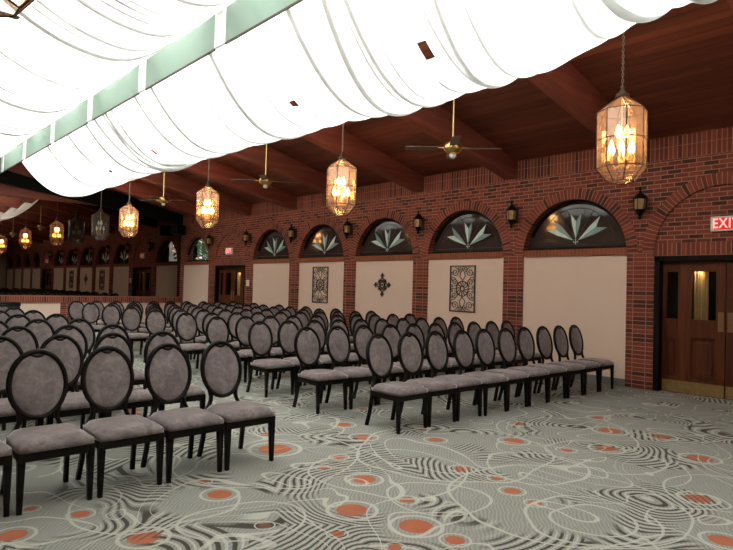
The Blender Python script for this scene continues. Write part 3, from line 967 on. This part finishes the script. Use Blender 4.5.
# ------------------------------------------------------------------ ceiling fans
def make_fan():
    r = thing('ceiling_fan', None, 'fan')
    bm = bmesh.new(); tube(bm, [(0, 0, .05), (0, 0, 1.27)], .013, 8); obj('downrod', bm, M_brass, r)
    bm = bmesh.new(); lathe(bm, [(.03, .09), (.10, .075), (.125, .03), (.125, -.02), (.09, -.06), (.05, -.075)], 20); obj('motor', bm, M_brass, r, True)
    bm = bmesh.new(); lathe(bm, [(.045, -.075), (.05, -.11), (.03, -.135)], 14); obj('switch_cup', bm, M_white, r, True)
    for k in range(4):
        a = k * PI / 2 + .75
        mt = Matrix.Rotation(a, 4, 'Z') @ Matrix.Rotation(math.radians(9), 4, 'X')
        bm = bmesh.new()
        box(bm, .20, .66, -.062, .062, -.004, .004, .002)
        bmesh.ops.transform(bm, matrix=mt, verts=bm.verts)
        bl = obj('blade', bm, M_blade, r)
        bm = bmesh.new(); box(bm, .09, .24, -.018, .018, .004, .010)
        bmesh.ops.transform(bm, matrix=mt, verts=bm.verts); obj('blade_arm', bm, M_brass, bl)
    return r
FAN = make_fan()
fl = [(XLAN, 5.2, 3.45, 'brass ceiling fan nearest the camera, between the first two lanterns'),
      (XLAN, 9.92, 3.54, 'brass ceiling fan between the second and third lit lanterns'),
      (XLAN, 14.7, 3.6, 'brass ceiling fan between the third and fourth lit lanterns'),
      (.36, 5.12, 3.48, 'ceiling fan at the far left edge under the overhead drape, only a blade tip showing')]
for i, (x, y, z, lab) in enumerate(fl):
    f = FAN if i == 0 else copy_tree(FAN)
    f.location = (x, y, z); f['label'] = lab; f['group'] = 'ceiling fans'
    f.rotation_euler.z = [.0, .15, -.1, -.75][i]

# ------------------------------------------------------------------ wall sconces
def make_sconce():
    r = thing('wall_sconce', None, 'wall lamp')
    bm = bmesh.new(); box(bm, -.02, 0, -.05, .05, .12, .40, .008); obj('backplate', bm, M_iron, r)
    bm = bmesh.new()
    tube(bm, [(-.01, 0, .36), (-.06, 0, .42), (-.12, 0, .44), (-.15, 0, .40)], .009, 6)
    tube(bm, [(-.01, 0, .14), (-.07, 0, .08), (-.13, 0, .09)], .008, 6); obj('bracket', bm, M_black, r)
    c = (-.15, 0, 0)
    bm = bmesh.new(); lathe(bm, [(.02, .05), (.05, .11), (.088, .16)], 6, c=c, close=True); 
    lathe(bm, [(.012, 0), (.03, .03), (.02, .05)], 6, c=c)
    for k in range(6):
        a = k * PI / 3
        tube(bm, [(c[0] + .088 * math.cos(a), .088 * math.sin(a), .16), (c[0] + .10 * math.cos(a), .10 * math.sin(a), .33)], .006, 4)
    obj('cage', bm, M_black, r)
    bm = bmesh.new(); lathe(bm, [(.072, .165), (.082, .325)], 6, c=c); obj('lamp_glass', bm, M_amber, r)
    bm = bmesh.new(); lathe(bm, [(.115, .33), (.06, .40), (.022, .43), (.014, .47), (.024, .49), (.004, .52)], 6, c=c); obj('hood', bm, M_black, r)
    return r
SCN = make_sconce()
for n in range(0, 7):
    s = SCN if n == 0 else copy_tree(SCN)
    s.location = (XW - .01, pier_y(n) - .05, 2.68)
    s['label'] = 'black wall lantern on the ' + ['brick pier beside the near double doors', 'pier between the blank panel and the near iron grille', 'pier between the near grille and the medallion', 'pier between the medallion and the far grille', 'pier left of the far iron grille', 'pier right of the far double doors', 'pier left of the far double doors'][n]
    s['group'] = 'wall lanterns on the brick piers'

# ------------------------------------------------------------------ exit signs and switch
def text_mesh(txt, size, depth):
    cu = bpy.data.curves.new('t', 'FONT'); cu.body = txt; cu.size = size; cu.extrude = depth
    cu.align_x = 'CENTER'; cu.align_y = 'CENTER'; cu.offset = .004; cu.space_character = 1.12
    ob = bpy.data.objects.new('t', cu); COL.objects.link(ob)
    bpy.context.view_layer.update()
    me = bpy.data.meshes.new_from_object(ob.evaluated_get(bpy.context.evaluated_depsgraph_get()))
    bpy.data.objects.remove(ob); return me
for i, (n, lab) in enumerate(((0, 'lit red EXIT sign on the brick above the near double doors'), (6, 'small lit red EXIT sign above the far double doors'))):
    yc = bay_y(n) - (.035 if n == 0 else -.04)
    r = thing('exit_sign', lab, 'sign', (XW + .03, yc, 2.455), 0, 'exit signs')
    bm = bmesh.new(); box(bm, -.06, 0, -.20, .20, 0, .215, .006); obj('housing', bm, M_white, r)
    bm = bmesh.new(); box(bm, -.064, -.060, -.155, .155, .022, .193); obj('sign_face', bm, M_exitred, r)
    me = text_mesh('EXIT', .20, .002); me.name = 'letters'; me.materials.append(M_exitlet)
    for v in me.vertices:
        x, y, z = v.co; v.co = (-.067 + z, -x * .78, y * 1.0 + .105)
    link(bpy.data.objects.new('letters', me), r)
r = thing('light_switch', 'white switch plate on the brick pier right of the far double doors', 'light switch', (XW - .008, pier_y(5) + .02, 1.45))
bm = bmesh.new(); box(bm, -.008, 0, -.085, .085, 0, .19, .003); obj('plate', bm, M_white, r)
bm = bmesh.new()
for y in (-.04, .04): box(bm, -.014, -.008, y - .014, y + .014, .065, .125, .002)
obj('rocker', bm, M_white, r)

# ------------------------------------------------------------------ iron wall decorations
def spiral(cy, cz, r0, turns, a0, dirn, x=0):
    pts = []
    for i in range(22):
        t_ = i / 21; r = r0 * (1 - .85 * t_); a = a0 + dirn * turns * 2 * PI * t_
        pts.append((x, cy + r * math.cos(a), cz + r * math.sin(a)))
    return pts
def make_grille():
    r = thing('iron_wall_grille', None, 'wall decoration')
    w2, h2 = .325, .475
    bm = bmesh.new()
    for a, b, c, d in ((-w2, w2, h2 - .022, h2), (-w2, w2, -h2, -h2 + .022), (-w2, -w2 + .022, -h2, h2), (w2 - .022, w2, -h2, h2)):
        box(bm, -.03, -.008, a, b, c, d, .003)
    obj('frame', bm, M_iron, r)
    bm = bmesh.new(); rr = .0075; x = -.018
    for sy in (-1, 1):
        for sz in (-1, 1):
            tube(bm, spiral(sy * .19, sz * .34, .095, 1.6, sz * PI / 2, sy * sz, x), rr, 5)
            tube(bm, spiral(sy * .20, sz * .13, .080, 1.5, -sz * PI / 2, -sy * sz, x), rr, 5)
            tube(bm, spiral(sy * .07, sz * .40, .055, 1.4, -sz * PI / 2, sy, x), rr, 5)
            tube(bm, [(x, 0, sz * .17), (x, sy * .07, sz * .25), (x, sy * .05, sz * .33), (x, 0, sz * .40), (x, 0, sz * .455)], rr, 5)
            tube(bm, [(x, sy * .10, sz * .10), (x, sy * .2, sz * .22), (x, sy * .30, sz * .24)], rr, 5)
            for k in range(3):
                tube(bm, spiral(sy * (.27), sz * (.05 + .13 * k), .035, 1.2, 0, sy, x), rr * .8, 5)
        tube(bm, [(x, sy * .15, 0), (x, sy * .31, 0)], rr, 5)
    obj('scrollwork', bm, M_iron, r)
    bm = bmesh.new()
    tube(bm, [(x, .155 * math.cos(k * PI / 12), .155 * math.sin(k * PI / 12)) for k in range(24)], .010, 6, closed=True)
    tube(bm, [(x, .05 * math.cos(k * PI / 6), .05 * math.sin(k * PI / 6)) for k in range(12)], .010, 6, closed=True)
    for k in range(12):
        a = k * PI / 6
        tube(bm, [(x, .04 * math.cos(a), .04 * math.sin(a)), (x, .10 * math.cos(a + .22), .10 * math.sin(a + .22)), (x, .15 * math.cos(a), .15 * math.sin(a))], .009, 5)
    obj('rosette', bm, M_iron, r)
    return r
G1 = make_grille(); G1.location = (XW + .03, 7.56, 1.525)
G1['label'] = 'rectangular black wrought iron scroll grille on the cream panel nearer the camera'; G1['group'] = 'iron grilles on the panels'
G2 = copy_tree(G1); G2.location = (XW + .03, 12.27, 1.54)
G2['label'] = 'rectangular black wrought iron scroll grille on the cream panel farther from the camera'
r = thing('iron_wall_medallion', 'black wrought iron star-shaped medallion on the cream panel between the two grilles', 'wall decoration', (XW + .03, 9.92, 1.57))
bm = bmesh.new(); x = -.016
for k in range(8):
    a = k * PI / 4; L = .285 if k % 2 == 0 else .17
    d = (math.cos(a), math.sin(a)); s = (-d[1], d[0])
    tube(bm, [(x, d[0] * .05, d[1] * .05), (x, d[0] * L, d[1] * L)], .009, 5)
    for sg in (-1, 1):
        tube(bm, [(x, d[0] * .07, d[1] * .07), (x, d[0] * L * .45 + s[0] * sg * .05, d[1] * L * .45 + s[1] * sg * .05), (x, d[0] * L * .72, d[1] * L * .72), (x, d[0] * L * .82 + s[0] * sg * .028, d[1] * L * .82 + s[1] * sg * .028), (x, d[0] * L * .98, d[1] * L * .98)], .009, 5)
        tube(bm, spiral(d[0] * L * .75 + s[0] * sg * .035, d[1] * L * .75 + s[1] * sg * .035, .028, 1.1, a, sg, x), .007, 5)
obj('scroll_arms', bm, M_iron, r)
bm = bmesh.new()
tube(bm, [(x, .065 * math.cos(k * PI / 8), .065 * math.sin(k * PI / 8)) for k in range(16)], .010, 6, closed=True)
bmesh.ops.create_icosphere(bm, subdivisions=2, radius=.03, matrix=Matrix.Translation((x, 0, 0)) @ Matrix.Diagonal((.5, 1, 1, 1)))
obj('rosette', bm, M_iron, r)

# ------------------------------------------------------------------ things at the far end
r = thing('loudspeaker', 'black loudspeaker mounted high in the corner beside the mirrored end', 'speaker', (9.25, 20.15, 3.22), .5)
bm = bmesh.new(); box(bm, -.24, .24, -.14, .16, 0, .36, .02); obj('cabinet', bm, M_black, r)
bm = bmesh.new(); box(bm, -.21, .21, -.15, -.14, .03, .33, .004); obj('grille', bm, M_header, r)
bm = bmesh.new(); tube(bm, [(0, .14, .18), (.1, .24, .18), (.36, .0, .2)], .02, 8); obj('wall_bracket', bm, M_iron, r)
r = thing('equipment_case', 'black wheeled equipment case standing against the low brick wall at the left', 'case', (3.75, 19.75, 0))
bm = bmesh.new(); box(bm, -.45, .45, -.3, .3, .08, .68, .015); obj('case_body', bm, M_black, r)
bm = bmesh.new(); box(bm, -.46, .46, -.31, .31, .682, .80, .015); obj('lid', bm, M_black, r)
for sx in (-1, 1):
    for sy in (-1, 1):
        bm = bmesh.new(); bmesh.ops.create_cone(bm, cap_ends=True, segments=14, radius1=.04, radius2=.04, depth=.03, matrix=Matrix.Translation((sx * .36, sy * .22, .04)) @ Matrix.Rotation(PI / 2, 4, 'Y'))
        box(bm, sx * .36 - .025, sx * .36 + .025, sy * .22 - .02, sy * .22 + .02, .04, .085)
        obj('caster', bm, M_iron, r)
# hedge outside the garden window
bm = bmesh.new(); rg = random.Random(2)
for i in range(9000):
    c = Vector((rg.uniform(10.7, 12.2), rg.uniform(17.5, 27.5), rg.uniform(1.2, 5.2)))
    a = Vector((rg.uniform(-1, 1), rg.uniform(-1, 1), rg.uniform(-1, 1))).normalized(); b = a.orthogonal().normalized()
    a *= .11; b *= .05
    bm.faces.new([bm.verts.new(c + q) for q in (-a, b, a, -b)])
hd = thing('garden_hedge', 'bright green leafy hedge outside the last arched window by the mirror', 'hedge', (0, 0, 0))
obj('foliage', bm, M_leaf, hd)
bm = bmesh.new()
for i in range(11):
    y = 17.8 + i * .9; tube(bm, [(11.8, y, -.1), (11.85, y + .1, 2.0), (11.75, y - .05, 4.0)], .03, 5)
obj('stem', bm, M_beam, hd)
bm = bmesh.new(); box(bm, XW + .8, 16, 14, 26, -.1, 0)
tag(obj('ground', bm, plain('garden_soil', (.06, .08, .03), .9)), kind='structure')
